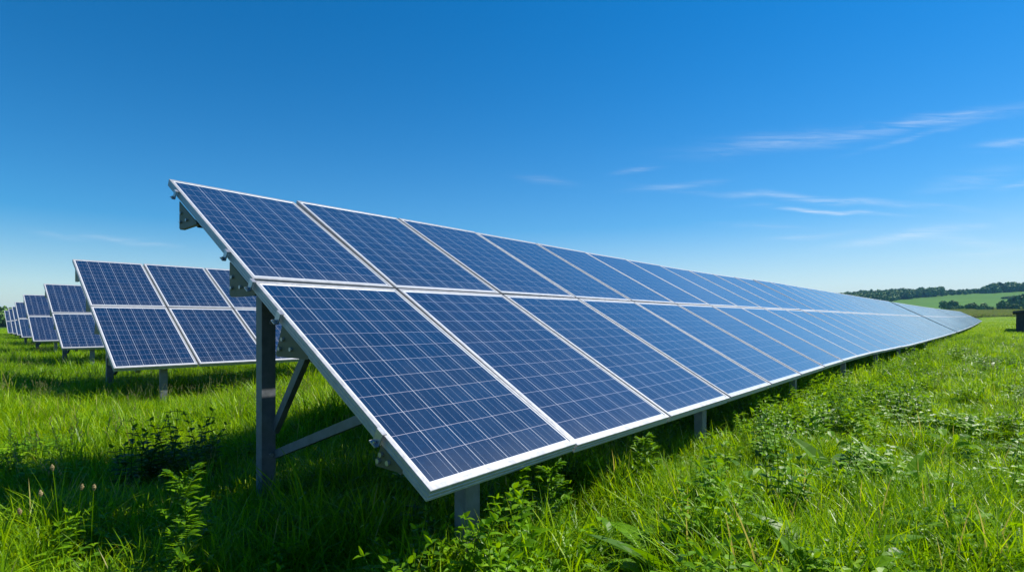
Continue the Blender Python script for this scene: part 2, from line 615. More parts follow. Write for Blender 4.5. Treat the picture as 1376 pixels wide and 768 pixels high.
def solar_table(joint, k0, ncol, label, group, frames, fancy, front_shift=.13):
    Pa, sa = joint(k0)
    Pm, _ = joint(k0 + ncol / 2)
    root = bpy.data.objects.new('solar_array', None)
    root.empty_display_size = .3
    link(root)
    root.location = (Pa.x, Pa.y, Hh(Pa.x, Pa.y))
    tag(root, label, 'solar array', group)
    off = Vector(root.location)
    J = [joint(k0 + c) for c in range(ncol + 1)]
    rng = random.Random(int(k0 * 10) + ncol)
    for c in range(ncol):
        (P0, s0), (P1, s1) = J[c], J[c + 1]
        xv = P1 - P0
        w = xv.length
        xv.normalize()
        s = (s0 + s1).normalized()
        yv = -s
        zv = xv.cross(yv).normalized()
        mid = (P0 + P1) / 2
        for lo, hi in ((.009, LU), (-LL, -.009)):
            cen = mid + yv * (lo + hi) / 2 + zv * rng.uniform(-.0015, .0015)
            sx, sy = (w - .020) / PW, (hi - lo) / PL
            mtx = Matrix(((xv.x * sx, yv.x * sy, zv.x, cen.x - off.x), (xv.y * sx, yv.y * sy, zv.y, cen.y - off.y),
                          (xv.z * sx, yv.z * sy, zv.z, cen.z - off.z), (0, 0, 0, 1)))
            tiny = Matrix.Rotation(rng.gauss(0, .0016), 4, 'X') @ Matrix.Rotation(rng.gauss(0, .0016), 4, 'Y')
            p = bpy.data.objects.new('solar_panel', LAM)
            link(p)
            p.parent = root
            p.matrix_parent_inverse = mtx
            p.matrix_basis = tiny
            f = bpy.data.objects.new('panel_frame', FRAME)
            link(f)
            f.parent = p
    # joint frames along the table for the substructure

    def at(k, u=0.0, drop=0.0):
        P, s = joint(k0 + k)
        P2, _ = joint(k0 + k + .05)
        d = (P2 - P).normalized()
        n = d.cross(-s).normalized()
        return P + s * u - n * drop, d, s, n
    # purlins: four C rails under the modules, following the row
    for u in (-.93, -.12, .47, 1.21):
        mb = MB()
        step = 1 if fancy else max(1, ncol // 6)
        ks = list(range(0, ncol, step)) + [ncol]
        for a, b_ in zip(ks[:-1], ks[1:]):
            A, d, s, n = at(a + (.07 if a == 0 else 0), u, .0405)
            B = at(b_ - (.07 if b_ == ncol else 0), u, .0405)[0]
            mb.bar(A - n * .004 + s * .0, B - n * .004, s, n, .055, .006)
            mb.bar(A - n * .034 - s * .0245, B - n * .034 - s * .0245, s, n, .006, .052)
            mb.bar(A - n * .064, B - n * .064, s, n, .055, .006)
        mb.build('purlin', MAT_STEEL, root)
    # triangular bracket plates on the row's ends
    for kk, sgn in ((.012, 1), (ncol - .012, -1)):
        for (ua, ub, lean) in ((-1.12, -.80, 0), (-.28, .05, 0), (.35, .60, .055), (1.15, 1.28, .035)):
            A, d, s, n = at(kk, ua, .041)
            B = at(kk, ub, .041)[0]
            hn = Vector((d.y, -d.x, 0)).normalized()
            corner = Vector((A.x, A.y, B.z - .012)) - hn * lean
            m1 = A.lerp(corner, .93)
            m2 = corner.lerp(B, .07)
            mb = MB()
            mb.prism([A, m1, m2, Vector((B.x, B.y, B.z - .012)), B], d * .005 * sgn)
            # folded foot flange along the bottom
            mb.bar(m2 + Z * .003 + d * .014 * sgn, Vector((B.x, B.y, B.z - .009)) + d * .014 * sgn, d, Z, .018, .005)
            br = mb.build('bracket', MAT_BRACKET, root)
            if fancy:
                for fa, fb in ((.25, .12), (.22, .52), (.55, .15)):
                    cpt = corner + (A - corner) * fa + (B - corner) * fb * .9 - d * .003 * sgn
                    bb = MB()
                    bb.tube([cpt - d * .006, cpt + d * .006], .0085, 8)
                    bo = bb.build('bolt', MAT_CLAMP, root)
                    bo.parent = br
    # clamps gripping the outer frames
    if fancy:
        for kk, sgn in ((-.006, -1),):
            for u in (-1.17, -.31, .02, .325, 1.14):
                A, d, s, n = at(0, u, 0)
                A = A + d * .004
                mb = MB()
                mb.box(A + n * .0025 - d * .002, s * .018, d * .009, n * .0022)
                mb.box(A - d * .0085 - n * .020, s * .018, d * .0022, n * .022)
                mb.box(A - d * .017 - n * .041, s * .018, d * .008, n * .0022)
                cl = mb.build('clamp', MAT_CLAMP, root)
                bb = MB()
                bb.tube([A - d * .018 - n * .046, A - d * .018 - n * .030], .0055, 6)
                bo = bb.build('bolt', MAT_CLAMP, root)
                bo.parent = cl
    # posts, rafters, braces
    for kf in frames:
        A, d, s, n = at(kf, -.20, .13)
        hn = Vector((d.y, -d.x, 0)).normalized()
        gz = Hh(A.x, A.y) - .25
        top = A.z - .045
        mb = MB()                                        # C-section post: web towards the sun side, two flanges
        c = Vector((A.x, A.y, (gz + top) / 2))
        hz = Z * (top - gz) / 2
        mb.box(c + hn * .024, d * .035, hn * .0025, hz)
        mb.box(c - d * .0325 - hn * .0022, d * .0025, hn * .0235, hz)
        mb.box(c + d * .0325 - hn * .0022, d * .0025, hn * .0235, hz)
        mb.box(c - d * .0225 - hn * .028, d * .0125, hn * .0022, hz)
        mb.box(c + d * .0225 - hn * .028, d * .0125, hn * .0022, hz)
        post = mb.build('post', MAT_STEEL, root)
        if fancy:
            for zz in (top - .07, top - .13, .31 + gz + .25):
                bb = MB()
                q = Vector((A.x, A.y, zz)) + hn * .0262 + d * .012
                bb.tube([q - hn * .002, q + hn * .009], .010, 6)
                bo = bb.build('bolt', MAT_CLAMP, root)
                bo.parent = post
        mb = MB()                                        # head bracket between post and purlin
        mb.box(Vector((A.x, A.y, top + .035)) - hn * .006, d * .003, hn * .026, Z * .045)
        mb.box(Vector((A.x, A.y, top + .006)) - hn * .006, d * .040, hn * .026, Z * .003)
        mb.build('post_head', MAT_BRACKET, root)
        ra, rb = at(kf, -.45, .078)[0], at(kf, 1.36, .078)[0]
        mb = MB()
        mb.bar(ra, rb, d, n, .045, .066)
        mb.build('rafter', MAT_STEEL, root)
        # front post under the low edge
        F, d2, s2, n2 = at(kf + front_shift, 1.33, .095)
        gz2 = Hh(F.x, F.y) - .25
        mb = MB()
        c = Vector((F.x, F.y, (gz2 + F.z) / 2))
        hz = Z * (F.z - gz2) / 2
        mb.box(c + hn * .024, d * .035, hn * .0025, hz)
        mb.box(c - d * .0325 - hn * .0022, d * .0025, hn * .0235, hz)
        mb.box(c + d * .0325 - hn * .0022, d * .0025, hn * .0235, hz)
        mb.build('post', MAT_STEEL, root)
        # braces from the rear post: up to the third purlin, and forward to the lowest purlin
        up = at(kf, .30, .10)[0]
        lo = Vector((A.x, A.y, gz + .25 + .42)) + d * .044 + hn * .0
        mb = MB()
        dirn = (up + d * .03 - lo)
        mb.bar(lo, lo + dirn, d, dirn.cross(d), .030, .040)
        mb.build('brace', MAT_STEEL, root)
        lo2 = Vector((A.x, A.y, gz + .25 + .30)) + d * .046 + hn * .0
        up2 = at(kf + .03, .90, .105)[0]
        dirn = up2 - lo2
        mb = MB()
        mb.bar(lo2, up2, d, dirn.cross(d), .030, .040)
        mb.build('brace', MAT_STEEL, root)
    return root


GAPS = [(0.0, 29), (29.75, 24), (54.3, 27), (81.9, 20)]
LAB = ['long front table of blue solar panels on steel posts, corner nearest the camera',
       'pale far table of solar panels just beyond the first dark gap in the long row',
       'distant pale solar table between the second and third gaps of the long row',
       'last small solar table at the far tip of the long row beside the meadow']
for i, (k0, nc) in enumerate(GAPS):
    fs = [.22] + [.22 + 2.42 * j for j in range(1, int((nc - 1) / 2.42) + 1)]
    if i > 0:
        fs = [.3 + 5.0 * j for j in range(int(nc / 5.0) + 1) if .3 + 5 * j < nc]
    solar_table(front_joint, k0, nc, LAB[i], 'tables of the long front row', fs, i == 0)
ROWS = [((-5.072, 6.563, .191), 8, 'second solar table behind the front post, standing in sunlit grass'),
        ((-9.405, 11.169, .180), 7, 'third solar table, partly hidden by the table behind the front post'),
        ((-13.747, 15.515, .161), 6, 'fourth solar table in the receding line on the left'),
        ((-18.647, 20.639, .122), 5, 'fifth solar table, small, in the receding line on the left'),
        ((-23.3, 25.6, .085), 4, 'sixth solar table, tiny, third from the far left end of the receding line'),
        ((-26.6, 29.0, .062), 4, 'seventh solar table, tiny, second from the far left end'),
        ((-30.002, 32.425, .034), 4, 'farthest and smallest solar table at the left edge of the photo')]
for i, (b_, nc, lab) in enumerate(ROWS):
    fs = [.30 + 2.45 * j for j in range(int((nc - .3) / 2.45) + 1)]
    solar_table(row_joint(b_), 0, nc, lab, 'solar tables of the receding rows', fs, False, .30)

# ------------------------------------------------------------------ grass clumps (instanced by geometry nodes)
rnd = random.Random(7)


class Clump:
    def __init__(self):
        self.v, self.f, self.sh, self.mi = [], [], [], []

    def blade(self, base, az, length, lean, curl, width, shade, seg=4, mi=0, fold=.25):
        """a leaf blade: starts at an angle `lean` from vertical and curls over by `curl`"""
        p = Vector(base)
        hd = Vector((math.cos(az), math.sin(az), 0))
        side = Vector((-hd.y, hd.x, 0))
        tw = rnd.uniform(-.6, .6)
        side = (side * math.cos(tw) + hd * math.sin(tw)).normalized()
        ang = lean
        b = len(self.v)
        st = length / seg
        for i in range(seg + 1):
            t = i / seg
            w = width * (1 - t) ** .55 * (.75 + .6 * t if t < .4 else 1.0) / 2
            if i < seg:
                self.v += [tuple(p - side * w), tuple(p + side * w)]
            else:
                self.v.append(tuple(p))
            p = p + (hd * math.sin(ang) + Vector((0, 0, 1)) * math.cos(ang)) * st
            ang += curl / seg
        for i in range(seg - 1):
            self._f((b + 2 * i, b + 2 * i + 1, b + 2 * i + 3, b + 2 * i + 2), shade, mi)
        self._f((b + 2 * seg - 2, b + 2 * seg - 1, b + 2 * seg), shade, mi)

    def _f(self, f, shade, mi):
        self.f.append(f)
        self.sh.append(shade)
        self.mi.append(mi)

    def leaf(self, base, dirn, up, length, width, shade, mi=0, droop=.3, pts=5, tip=1.0):
        """a broad leaf, folded along its midrib and drooping to the tip"""
        dirn, up = Vector(dirn).normalized(), Vector(up).normalized()
        side = dirn.cross(up).normalized()
        b = len(self.v)
        p = Vector(base)
        cur = dirn.copy()
        for i in range(pts):
            t = i / (pts - 1)
            w = width / 2 * math.sin(math.pi * min(1, (t * .93 + .05)) ** (.72 * tip)) if i < pts - 1 else 0.0008
            lift = up * (w * .35) + up * rnd.uniform(-.04, .04) * width
            self.v += [tuple(p - side * w + lift), tuple(p), tuple(p + side * w + lift)]
            cur = (cur - Vector((0, 0, 1)) * droop / (pts - 1)).normalized()
            p = p + cur * length / (pts - 1)
        for i in range(pts - 1):
            a = b + 3 * i
            self._f((a, a + 1, a + 4, a + 3), shade, mi)
            self._f((a + 1, a + 2, a + 5, a + 4), shade, mi)

    def stem(self, pts, r0, r1, shade, mi=0):
        n = len(pts)
        b = len(self.v)
        for i, p in enumerate(pts):
            r = r0 + (r1 - r0) * i / (n - 1)
            for k in range(3):
                an = 2 * math.pi * k / 3
                self.v.append((p[0] + r * math.cos(an), p[1] + r * math.sin(an), p[2]))
        for i in range(n - 1):
            for k in range(3):
                k2 = (k + 1) % 3
                self._f((b + 3 * i + k, b + 3 * i + k2, b + 3 * i + 3 + k2, b + 3 * i + 3 + k), shade, mi)

    def head(self, c, axis, length, rad, shade, mi=1, n=5, rough=.25):
        """small knobbly flower or seed head"""
        axis = Vector(axis).normalized()
        a = axis.orthogonal().normalized()
        b_ = axis.cross(a)
        base = len(self.v)
        rows = 4
        for i in range(rows + 1):
            t = i / rows
            r = rad * math.sin(math.pi * (.12 + .80 * t))
            for k in range(n):
                an = 2 * math.pi * k / n + i * .5
                q = Vector(c) + axis * length * t + (a * math.cos(an) + b_ * math.sin(an)) * r * rnd.uniform(1 - rough, 1 + rough)
                self.v.append(tuple(q))
        for i in range(rows):
            for k in range(n):
                k2 = (k + 1) % n
                self._f((base + i * n + k, base + i * n + k2, base + (i + 1) * n + k2, base + (i + 1) * n + k), shade, mi)

    def mesh(self, name, mats):
        me = bpy.data.meshes.new(name)
        me.from_pydata(self.v, [], self.f)
        for m in mats:
            me.materials.append(m)
        me.polygons.foreach_set('material_index', self.mi)
        at = me.attributes.new('shade', 'FLOAT', 'FACE')
        at.data.foreach_set('value', self.sh)
        me.update()
        return me


def tuft(nb, rad, lmin, lmax, wmin, wmax, lean=.25, curl=1.3, seg=4):
    c = Clump()
    for _ in range(nb):
        r, a = rad * math.sqrt(rnd.random()), rnd.uniform(0, 6.283)
        L = rnd.uniform(lmin, lmax)
        c.blade((r * math.cos(a), r * math.sin(a), -.02), rnd.uniform(0, 6.283), L, abs(rnd.gauss(0, lean)), rnd.uniform(.1, curl),
                rnd.uniform(wmin, wmax), rnd.random(), seg)
    return c


def clover(n, rad):
    c = Clump()
    for _ in range(n):
        r, a = rad * math.sqrt(rnd.random()), rnd.uniform(0, 6.283)
        h = rnd.uniform(.05, .17)
        x, y = r * math.cos(a), r * math.sin(a)
        lx, ly = x + rnd.gauss(0, .02), y + rnd.gauss(0, .02)
        c.stem([(x, y, -.01), ((x + lx) / 2, (y + ly) / 2, h * .6), (lx, ly, h)], .0012, .0009, rnd.random() * .9)
        az = rnd.uniform(0, 6.283)
        sh = rnd.random() * .95
        for k in range(3):
            t = az + k * 2.094
            c.leaf((lx, ly, h), (math.cos(t), math.sin(t), rnd.uniform(-.1, .35)), (0, 0, 1), rnd.uniform(.018, .034), rnd.uniform(.015, .026), sh, 0, .2, 4)
    return c


def stem_leaves(c, x, y, h, nlev, leaf_l, leaf_w, lean=.12, droop=.5, mi=0, top_small=.35, start=.2):
    az = rnd.uniform(0, 6.283)
    dx, dy = lean * h * math.cos(az), lean * h * math.sin(az)
    pts = [(x + dx * t * t, y + dy * t * t, h * t) for t in (0, .25, .5, .75, 1)]
    c.stem(pts, .0035 * h / .4, .0014, .3, mi)
    a = rnd.uniform(0, 6.283)
    for i in range(nlev):
        t = start + (1 - start) * i / max(1, nlev - 1)
        p = Vector((x + dx * t * t, y + dy * t * t, h * t))
        k = 1 - (1 - top_small) * (t ** 1.5)
        for q in (0, math.pi):
            b = a + q + rnd.gauss(0, .15)
            d = Vector((math.cos(b), math.sin(b), rnd.uniform(.25, .7)))
            c.leaf(p, d, (0, 0, 1), leaf_l * k * rnd.uniform(.8, 1.15), leaf_w * k * rnd.uniform(.8, 1.15), rnd.random() * .95, mi, droop, 5)
        a += 1.57 + rnd.gauss(0, .2)
    c.leaf(pts[-1], (math.cos(a), math.sin(a), 1.2), (math.cos(a + 1.5), math.sin(a + 1.5), .2), leaf_l * top_small, leaf_w * top_small, .9, mi, .1, 4)


def nettles(n, rad, h):
    c = Clump()
    for _ in range(n):
        r, a = rad * math.sqrt(rnd.random()), rnd.uniform(0, 6.283)
        stem_leaves(c, r * math.cos(a), r * math.sin(a), h * rnd.uniform(.6, 1.0), 8, .080, .040, .2, .6, 0, .4, .04)
    return c


def rosette(n, L, W):
    c = Clump()
    for i in range(n):
        a = i * 2.4 + rnd.gauss(0, .2)
        up = rnd.uniform(.5, 2.0)
        l = L * rnd.uniform(.65, 1.1)
        c.leaf((.01 * math.cos(a), .01 * math.sin(a), 0), (math.cos(a), math.sin(a), up), (-math.cos(a) * up, -math.sin(a) * up, 1), l, W * rnd.uniform(.75, 1.15), rnd.random() * .9, 0,
               rnd.uniform(.7, 1.5), 7, 1.15)
    return c


def leafmat(n, rad, l0, l1, hmax):
    """cushion of middling oval leaves on short stalks, turned every way"""
    c = Clump()
    for _ in range(n):
        r, a = rad * math.sqrt(rnd.random()), rnd.uniform(0, 6.283)
        h = rnd.uniform(.2, 1.0) * hmax * (1.15 - .6 * r / rad)
        x, y = r * math.cos(a), r * math.sin(a)
        b = rnd.uniform(0, 6.283)
        x2, y2 = x + .03 * math.cos(b), y + .03 * math.sin(b)
        c.stem([(x * .8, y * .8, -.01), (x, y, h * .6), (x2, y2, h)], .0016, .0012, rnd.random() * .8)
        l = rnd.uniform(l0, l1)
        c.leaf((x2, y2, h), (math.cos(b), math.sin(b), rnd.uniform(-.35, .9)), (rnd.gauss(0, .4), rnd.gauss(0, .4), 1), l, l * rnd.uniform(.38, .62), rnd.random() * .95, 0, rnd.uniform(.2, .9), 6)
    return c


def seedgrass(n, rad, h):
    c = Clump()
    for _ in range(n):
        r, a = rad * math.sqrt(rnd.random()), rnd.uniform(0, 6.283)
        x, y = r * math.cos(a), r * math.sin(a)
        hh = h * rnd.uniform(.7, 1.1)
        az = rnd.uniform(0, 6.283)
        le = rnd.uniform(.05, .3) * hh
        pts = [(x + le * t * t * math.cos(az), y + le * t * t * math.sin(az), hh * t) for t in (0, .3, .6, .85, 1)]
        c.stem(pts, .0013, .0008, .5, 0)
        p = Vector(pts[-1])
        ax_ = (p - Vector(pts[-2])).normalized()
        for j in range(7):
            q = p - ax_ * .05 * j / 7 * 1.6
            b = rnd.uniform(0, 6.283)
            c.leaf(q, (math.cos(b) * .5, math.sin(b) * .5, 1), (math.cos(b + 1.5), math.sin(b + 1.5), 0), .014, .004, rnd.random(), 1, .1, 3)
        for j in range(3):
            c.blade((x, y, 0), rnd.uniform(0, 6.28), rnd.uniform(.12, .22), .3, 1.0, .005, rnd.random())
    return c


def proto_collection(name, clumps, mats):
    col = bpy.data.collections.new(name)
    for i, c in enumerate(clumps):
        o = bpy.data.objects.new('%s_%02d' % (name, i), c.mesh('%s_%02d' % (name, i), mats))
        col.objects.link(o)
    return col


def scatter(name, label, cat, pts, col, ntypes):
    """one stuff object: a point cloud of plants, each point drawn as one of the clumps"""
    me = bpy.data.meshes.new(name)
    arr = np.array([p[:3] for p in pts], dtype=np.float32)
    me.vertices.add(len(arr))
    me.vertices.foreach_set('co', arr.ravel())
    a = me.attributes.new('rot', 'FLOAT_VECTOR', 'POINT')
    a.data.foreach_set('vector', np.array([p[3] for p in pts], dtype=np.float32).ravel())
    a = me.attributes.new('scl', 'FLOAT_VECTOR', 'POINT')
    a.data.foreach_set('vector', np.array([p[4] for p in pts], dtype=np.float32).ravel())
    a = me.attributes.new('idx', 'INT', 'POINT')
    a.data.foreach_set('value', np.array([p[5] for p in pts], dtype=np.int32))
    o = link(bpy.data.objects.new(name, me))
    tag(o, label, cat, kind='stuff')
    g = bpy.data.node_groups.new(name, 'GeometryNodeTree')
    g.interface.new_socket('Geometry', in_out='INPUT', socket_type='NodeSocketGeometry')
    g.interface.new_socket('Geometry', in_out='OUTPUT', socket_type='NodeSocketGeometry')
    gi, go = g.nodes.new('NodeGroupInput'), g.nodes.new('NodeGroupOutput')
    ci = g.nodes.new('GeometryNodeCollectionInfo')
    ci.inputs['Collection'].default_value = col
    ci.inputs['Separate Children'].default_value = True
    ci.inputs['Reset Children'].default_value = True
    ip = g.nodes.new('GeometryNodeInstanceOnPoints')
    ip.inputs['Pick Instance'].default_value = True

    def attr(nm, ty):
        n = g.nodes.new('GeometryNodeInputNamedAttribute')
        n.data_type = ty
        n.inputs['Name'].default_value = nm
        return n.outputs['Attribute']
    g.links.new(gi.outputs[0], ip.inputs['Points'])
    g.links.new(ci.outputs[0], ip.inputs['Instance'])
    g.links.new(attr('idx', 'INT'), ip.inputs['Instance Index'])
    g.links.new(attr('rot', 'FLOAT_VECTOR'), ip.inputs['Rotation'])
    g.links.new(attr('scl', 'FLOAT_VECTOR'), ip.inputs['Scale'])
    g.links.new(ip.outputs[0], go.inputs[0])
    md = o.modifiers.new('plants', 'NODES')
    md.node_group = g
    return o


def nz(x, y, sc, seed=0.0):
    return noise.noise(Vector((x * sc + seed, y * sc - seed, seed * .37)))


# near grass
GT = [tuft(48, .09, .08, .21, .0030, .0058, .5, 2.3) for _ in range(5)] + [tuft(34, .09, .14, .30, .0042, .0080, .5, 2.6) for _ in range(4)] + \
     [tuft(20, .07, .18, .33, .0055, .0090, .5, 2.6, 5) for _ in range(3)]
COL_A = proto_collection('grass_tuft', GT, [MAT_GRASS])
GP = [tuft(160, .30, .08, .22, .0060, .0105, .5, 2.3, 3) for _ in range(5)] + [tuft(90, .22, .16, .34, .007, .012, .4, 2.2, 3) for _ in range(3)]
COL_B = proto_collection('grass_patch', GP, [MAT_GRASS])
GF = [tuft(230, .95, .14, .30, .014, .026, .35, 1.4, 2) for _ in range(5)]
COL_C = proto_collection('grass_sward', GF, [MAT_GRASS])


def visible(x, y, margin=1.6):
    return y > .55 and abs(x) < 1.06 * y + margin


def behind_front(x, y):
    """ground the long front row hides from the meadow side"""
    s, m = x * DX + y * DY, x * NX + y * NY
    return s > 5.0 and m < -5.2 and x / max(y, .1) > -.12


pts = []
for _ in range(80000):
    y = rnd.uniform(.55, 7.5)
    x = rnd.uniform(-9.6, 9.6)
    if not visible(x, y) or behind_front(x, y):
        continue
    if math.hypot(x, y) < .95:
        continue
    d = nz(x, y, .55, 3.1)
    dens = (.60 if x < -.2 * y else .50) + .5 * d + .35 * nz(x, y, 2.3, 33.0)
    if y < 3:
        dens += .25
    if rnd.random() > dens:
        continue
    sc = rnd.uniform(.7, 1.1) * (1 + .35 * nz(x, y, .35, 9.0) + .75 * nz(x, y, 1.7, 14.0))
    if math.hypot(x, y) < 2.1 and x < .25:
        sc *= .68
    elif math.hypot(x, y) < 1.6:
        sc *= .8
    if x < -.25 * y and y > 3.6:
        sc *= 1.38
    elif x > -.2 * y:
        sc *= .80
    if abs(x + .08) < .26 and 1.50 < y < 1.95:
        sc = max(sc, .95) * 1.35                       # rank grass round the short front post
    tall = nz(x, y, .8, 21.0) > .18
    idx = rnd.choice((5, 6, 7, 8, 9, 10, 11)) if tall or rnd.random() < .12 else rnd.randrange(0, 6)
    pts.append((x, y, Hh(x, y), (rnd.gauss(0, .12), rnd.gauss(0, .12), rnd.uniform(0, 6.283)), (sc, sc, sc * rnd.uniform(.85, 1.1)), idx))
nA = len(pts)
scatter('meadow_grass', 'bright green meadow grass close to the camera', 'grass', pts, COL_A, len(GT))
pts = []
for _ in range(26000):
    y = rnd.uniform(5.5, 27)
    x = rnd.uniform(-31, 31)
    if not visible(x, y) or behind_front(x, y):
        continue
    if y < 7.5 and rnd.random() > (y - 5.5) / 2:
        continue
    if rnd.random() > .80 + .4 * nz(x, y, .3, 5.0):
        continue
    sc = rnd.uniform(.75, 1.2) * (1 + .3 * nz(x, y, .25, 9.0) + .4 * nz(x, y, 1.1, 14.0))
    pts.append((x, y, Hh(x, y), (rnd.gauss(0, .08), rnd.gauss(0, .08), rnd.uniform(0, 6.283)), (sc, sc, sc * rnd.uniform(.8, 1.1)), rnd.randrange(len(GP))))
nB = len(pts)
scatter('meadow_grass', 'green meadow grass between the nearer solar rows', 'grass', pts, COL_B, len(GP))
pts = []
for _ in range(36000):
    y = rnd.uniform(23, 150)
    x = rnd.uniform(-1.1 * y, 1.1 * y)
    s, m = x * DX + y * DY, x * NX + y * NY
    if behind_front(x, y) and not (x / y < -.12):
        continue
    if x < 0 and y > 62:
        continue
    if rnd.random() > .9 + .3 * nz(x, y, .12, 5.0):
        continue
    sc = rnd.uniform(.85, 1.3) * (1 + y / 160)
    pts.append((x, y, Hh(x, y), (0, 0, rnd.uniform(0, 6.283)), (sc, sc, rnd.uniform(.7, 1.1)), rnd.randrange(len(GF))))
nC = len(pts)
scatter('meadow_grass', 'sunlit yellow-green grass of the far meadow', 'grass', pts, COL_C, len(GF))

# leafy ground cover
WT = [clover(80, .15) for _ in range(3)] + [nettles(8, .10, .27) for _ in range(3)] + [nettles(6, .08, .36) for _ in range(2)] + \
     [rosette(11, .22, .060) for _ in range(2)] + [rosette(10, .27, .080) for _ in range(2)] + [seedgrass(9, .12, .42) for _ in range(3)] + \
     [leafmat(26, .14, .045, .085, .17) for _ in range(3)] + [leafmat(34, .15, .030, .055, .14) for _ in range(3)]
COL_W = proto_collection('meadow_weed', WT, [MAT_WEED, MAT_SEED])
pts = []
for _ in range(42000):
    y = rnd.uniform(.9, 24)
    x = rnd.uniform(-25, 25)
    if not visible(x, y) or behind_front(x, y) or math.hypot(x, y) < 1.25:
        continue
    s_, m_ = x * DX + y * DY, x * NX + y * NY
    right = m_ > -1.6
    me_ = m_ - float(row_drift(s_))
    edge = -.9 < me_ + 1.25 < .6 and s_ > .9           # rank growth along the low edge of the row
    pk = nz(x, y, .6, 40.0) + (.14 if right else -.22) + (.60 if edge else 0)
    if rnd.random() > ((.82 if right and y < 7 else .62) + 1.2 * pk) * (1 if edge else min(1, (25 - y) / 14)):
        continue
    r = rnd.random()
    if edge:
        idx = rnd.randrange(3, 8) if r < .35 else rnd.randrange(8, 12) if r < .5 else rnd.randrange(15, 21)
    elif right:
        idx = rnd.randrange(0, 3) if r < .24 else rnd.randrange(3, 6) if r < .32 else rnd.randrange(8, 12) if r < .52 else rnd.randrange(12, 15) if r < .55 else rnd.randrange(15, 21)
    else:
        far_left = 4.2 < y < 7.5 and x < -.3 * y
        idx = rnd.randrange(12, 15) if far_left and r < .6 else rnd.randrange(0, 3) if r < .5 else rnd.randrange(3, 6) if r < .7 else rnd.randrange(12, 15)
    sc = rnd.uniform(.65, 1.15) * ((.72 if s_ < 4 else .92) if me_ < -1.05 and s_ > .6 else 1)
    pts.append((x, y, Hh(x, y), (rnd.gauss(0, .1), rnd.gauss(0, .1), rnd.uniform(0, 6.283)), (sc, sc, sc), idx))
for _ in range(16):                                       # rank weeds round the foot of the short front post
    x, y = rnd.uniform(-.30, .12), rnd.uniform(1.50, 1.80)
    sc = rnd.uniform(.85, 1.1)
    pts.append((x, y, Hh(x, y), (rnd.gauss(0, .1), rnd.gauss(0, .1), rnd.uniform(0, 6.283)), (sc, sc, sc), rnd.choice((3, 4, 5, 6, 8, 9, 15))))
nW = len(pts)
scatter('leafy_weeds', 'low broad-leaved weeds and seeding grasses mixed into the meadow', 'weeds', pts, COL_W, len(WT))
print('plants', nA, nB, nC, nW)


# ------------------------------------------------------------------ single weeds one can point to
def spot(px, Y):
    x = (px - 688) / 735.24 * Y
    return x, Y, Hh(x, Y)


def mugwort(h, nside=9, mats=None, dense=1.0):
    """upright leafy plant with small side sprays"""
    st, lv = Clump(), Clump()
    lean = rnd.uniform(-.12, .12)
    az = rnd.uniform(0, 6.28)
    P = lambda t: Vector((lean * h * t * t * math.cos(az), lean * h * t * t * math.sin(az), h * t))
    st.stem([P(t) for t in (0, .25, .5, .75, 1)], .0045, .0016, .3)
    for i in range(nside):
        t = .18 + .8 * i / (nside - 1)
        a = i * 2.4 + rnd.gauss(0, .2)
        l = h * (.38 - .26 * t) * rnd.uniform(.8, 1.2)
        p0 = P(t)
        p1 = p0 + Vector((math.cos(a) * l * .8, math.sin(a) * l * .8, l * .75))
        st.stem([p0, (p0 + p1) / 2 + Vector((0, 0, .01)), p1], .0018, .0009, .4)
        for j in range(int(7 * dense)):
            u = (j + 1) / (7 * dense)
            q = p0.lerp(p1, u)
            for sd in (-1, 1):
                b = a + sd * rnd.uniform(.5, 1.3)
                lv.leaf(q, (math.cos(b), math.sin(b), rnd.uniform(.1, .9)), (0, 0, 1), rnd.uniform(.026, .055) * (1.2 - .5 * u), rnd.uniform(.012, .022), rnd.random() * .95, 0, .35, 4)
    for j in range(10):
        a = rnd.uniform(0, 6.28)
        lv.leaf(P(.9 + .1 * j / 10), (math.cos(a), math.sin(a), 1.2), (0, 0, 1), .022, .009, .9, 0, .1, 4)
    return st, lv


def plant(name, label, cat, px, Y, parts, group=None, rz=0.0, sc=1.0):
    r = link(bpy.data.objects.new(name, None))
    r.location = spot(px, Y)
    r.empty_display_size = .1
    r.rotation_euler.z = rz
    r.scale = (sc, sc, sc)
    tag(r, label, cat, group)
    for nm, c, mats in parts:
        o = link(bpy.data.objects.new(nm, c.mesh(nm, mats)))
        o.parent = r
    return r


G1 = 'leafy weeds standing out of the grass'
for px, Y, h, lab, dk in [
        (250, 1.80, .42, 'pale green bushy weed catching sunlight in the foreground left of the post', 0),
        (690, 1.95, .30, 'small leafy weed in front of the short post under the near panel corner', 0),
        (868, 2.55, .27, 'tall spiky weed reaching up to the lower edge of the second panel', 0),
        (742, 2.05, .30, 'leafy weed at the edge of the shade right of the near panel corner', 0),
        (212, 3.05, .40, 'dark shaded bushy weed left of the tall post, the left one of two', 1),
        (258, 3.15, .42, 'dark shaded bushy weed left of the tall post, nearer the post of two', 1)]:
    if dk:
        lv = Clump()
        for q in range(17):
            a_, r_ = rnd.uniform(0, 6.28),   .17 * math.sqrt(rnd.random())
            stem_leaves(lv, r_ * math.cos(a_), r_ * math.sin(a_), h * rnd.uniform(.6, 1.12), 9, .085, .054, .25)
        plant('tall_weed', lab, 'weed', px, Y, [('foliage', lv, [MAT_SHADEDWEED])], G1)
    else:
        s1, l1 = mugwort(h, 14, None, 1.3)
        plant('tall_weed', lab, 'weed', px, Y, [('stem', s1, [MAT_WEED]), ('foliage', l1, [MAT_WEED])], G1)
G2 = 'broad-leaved docks in the sunlit grass'
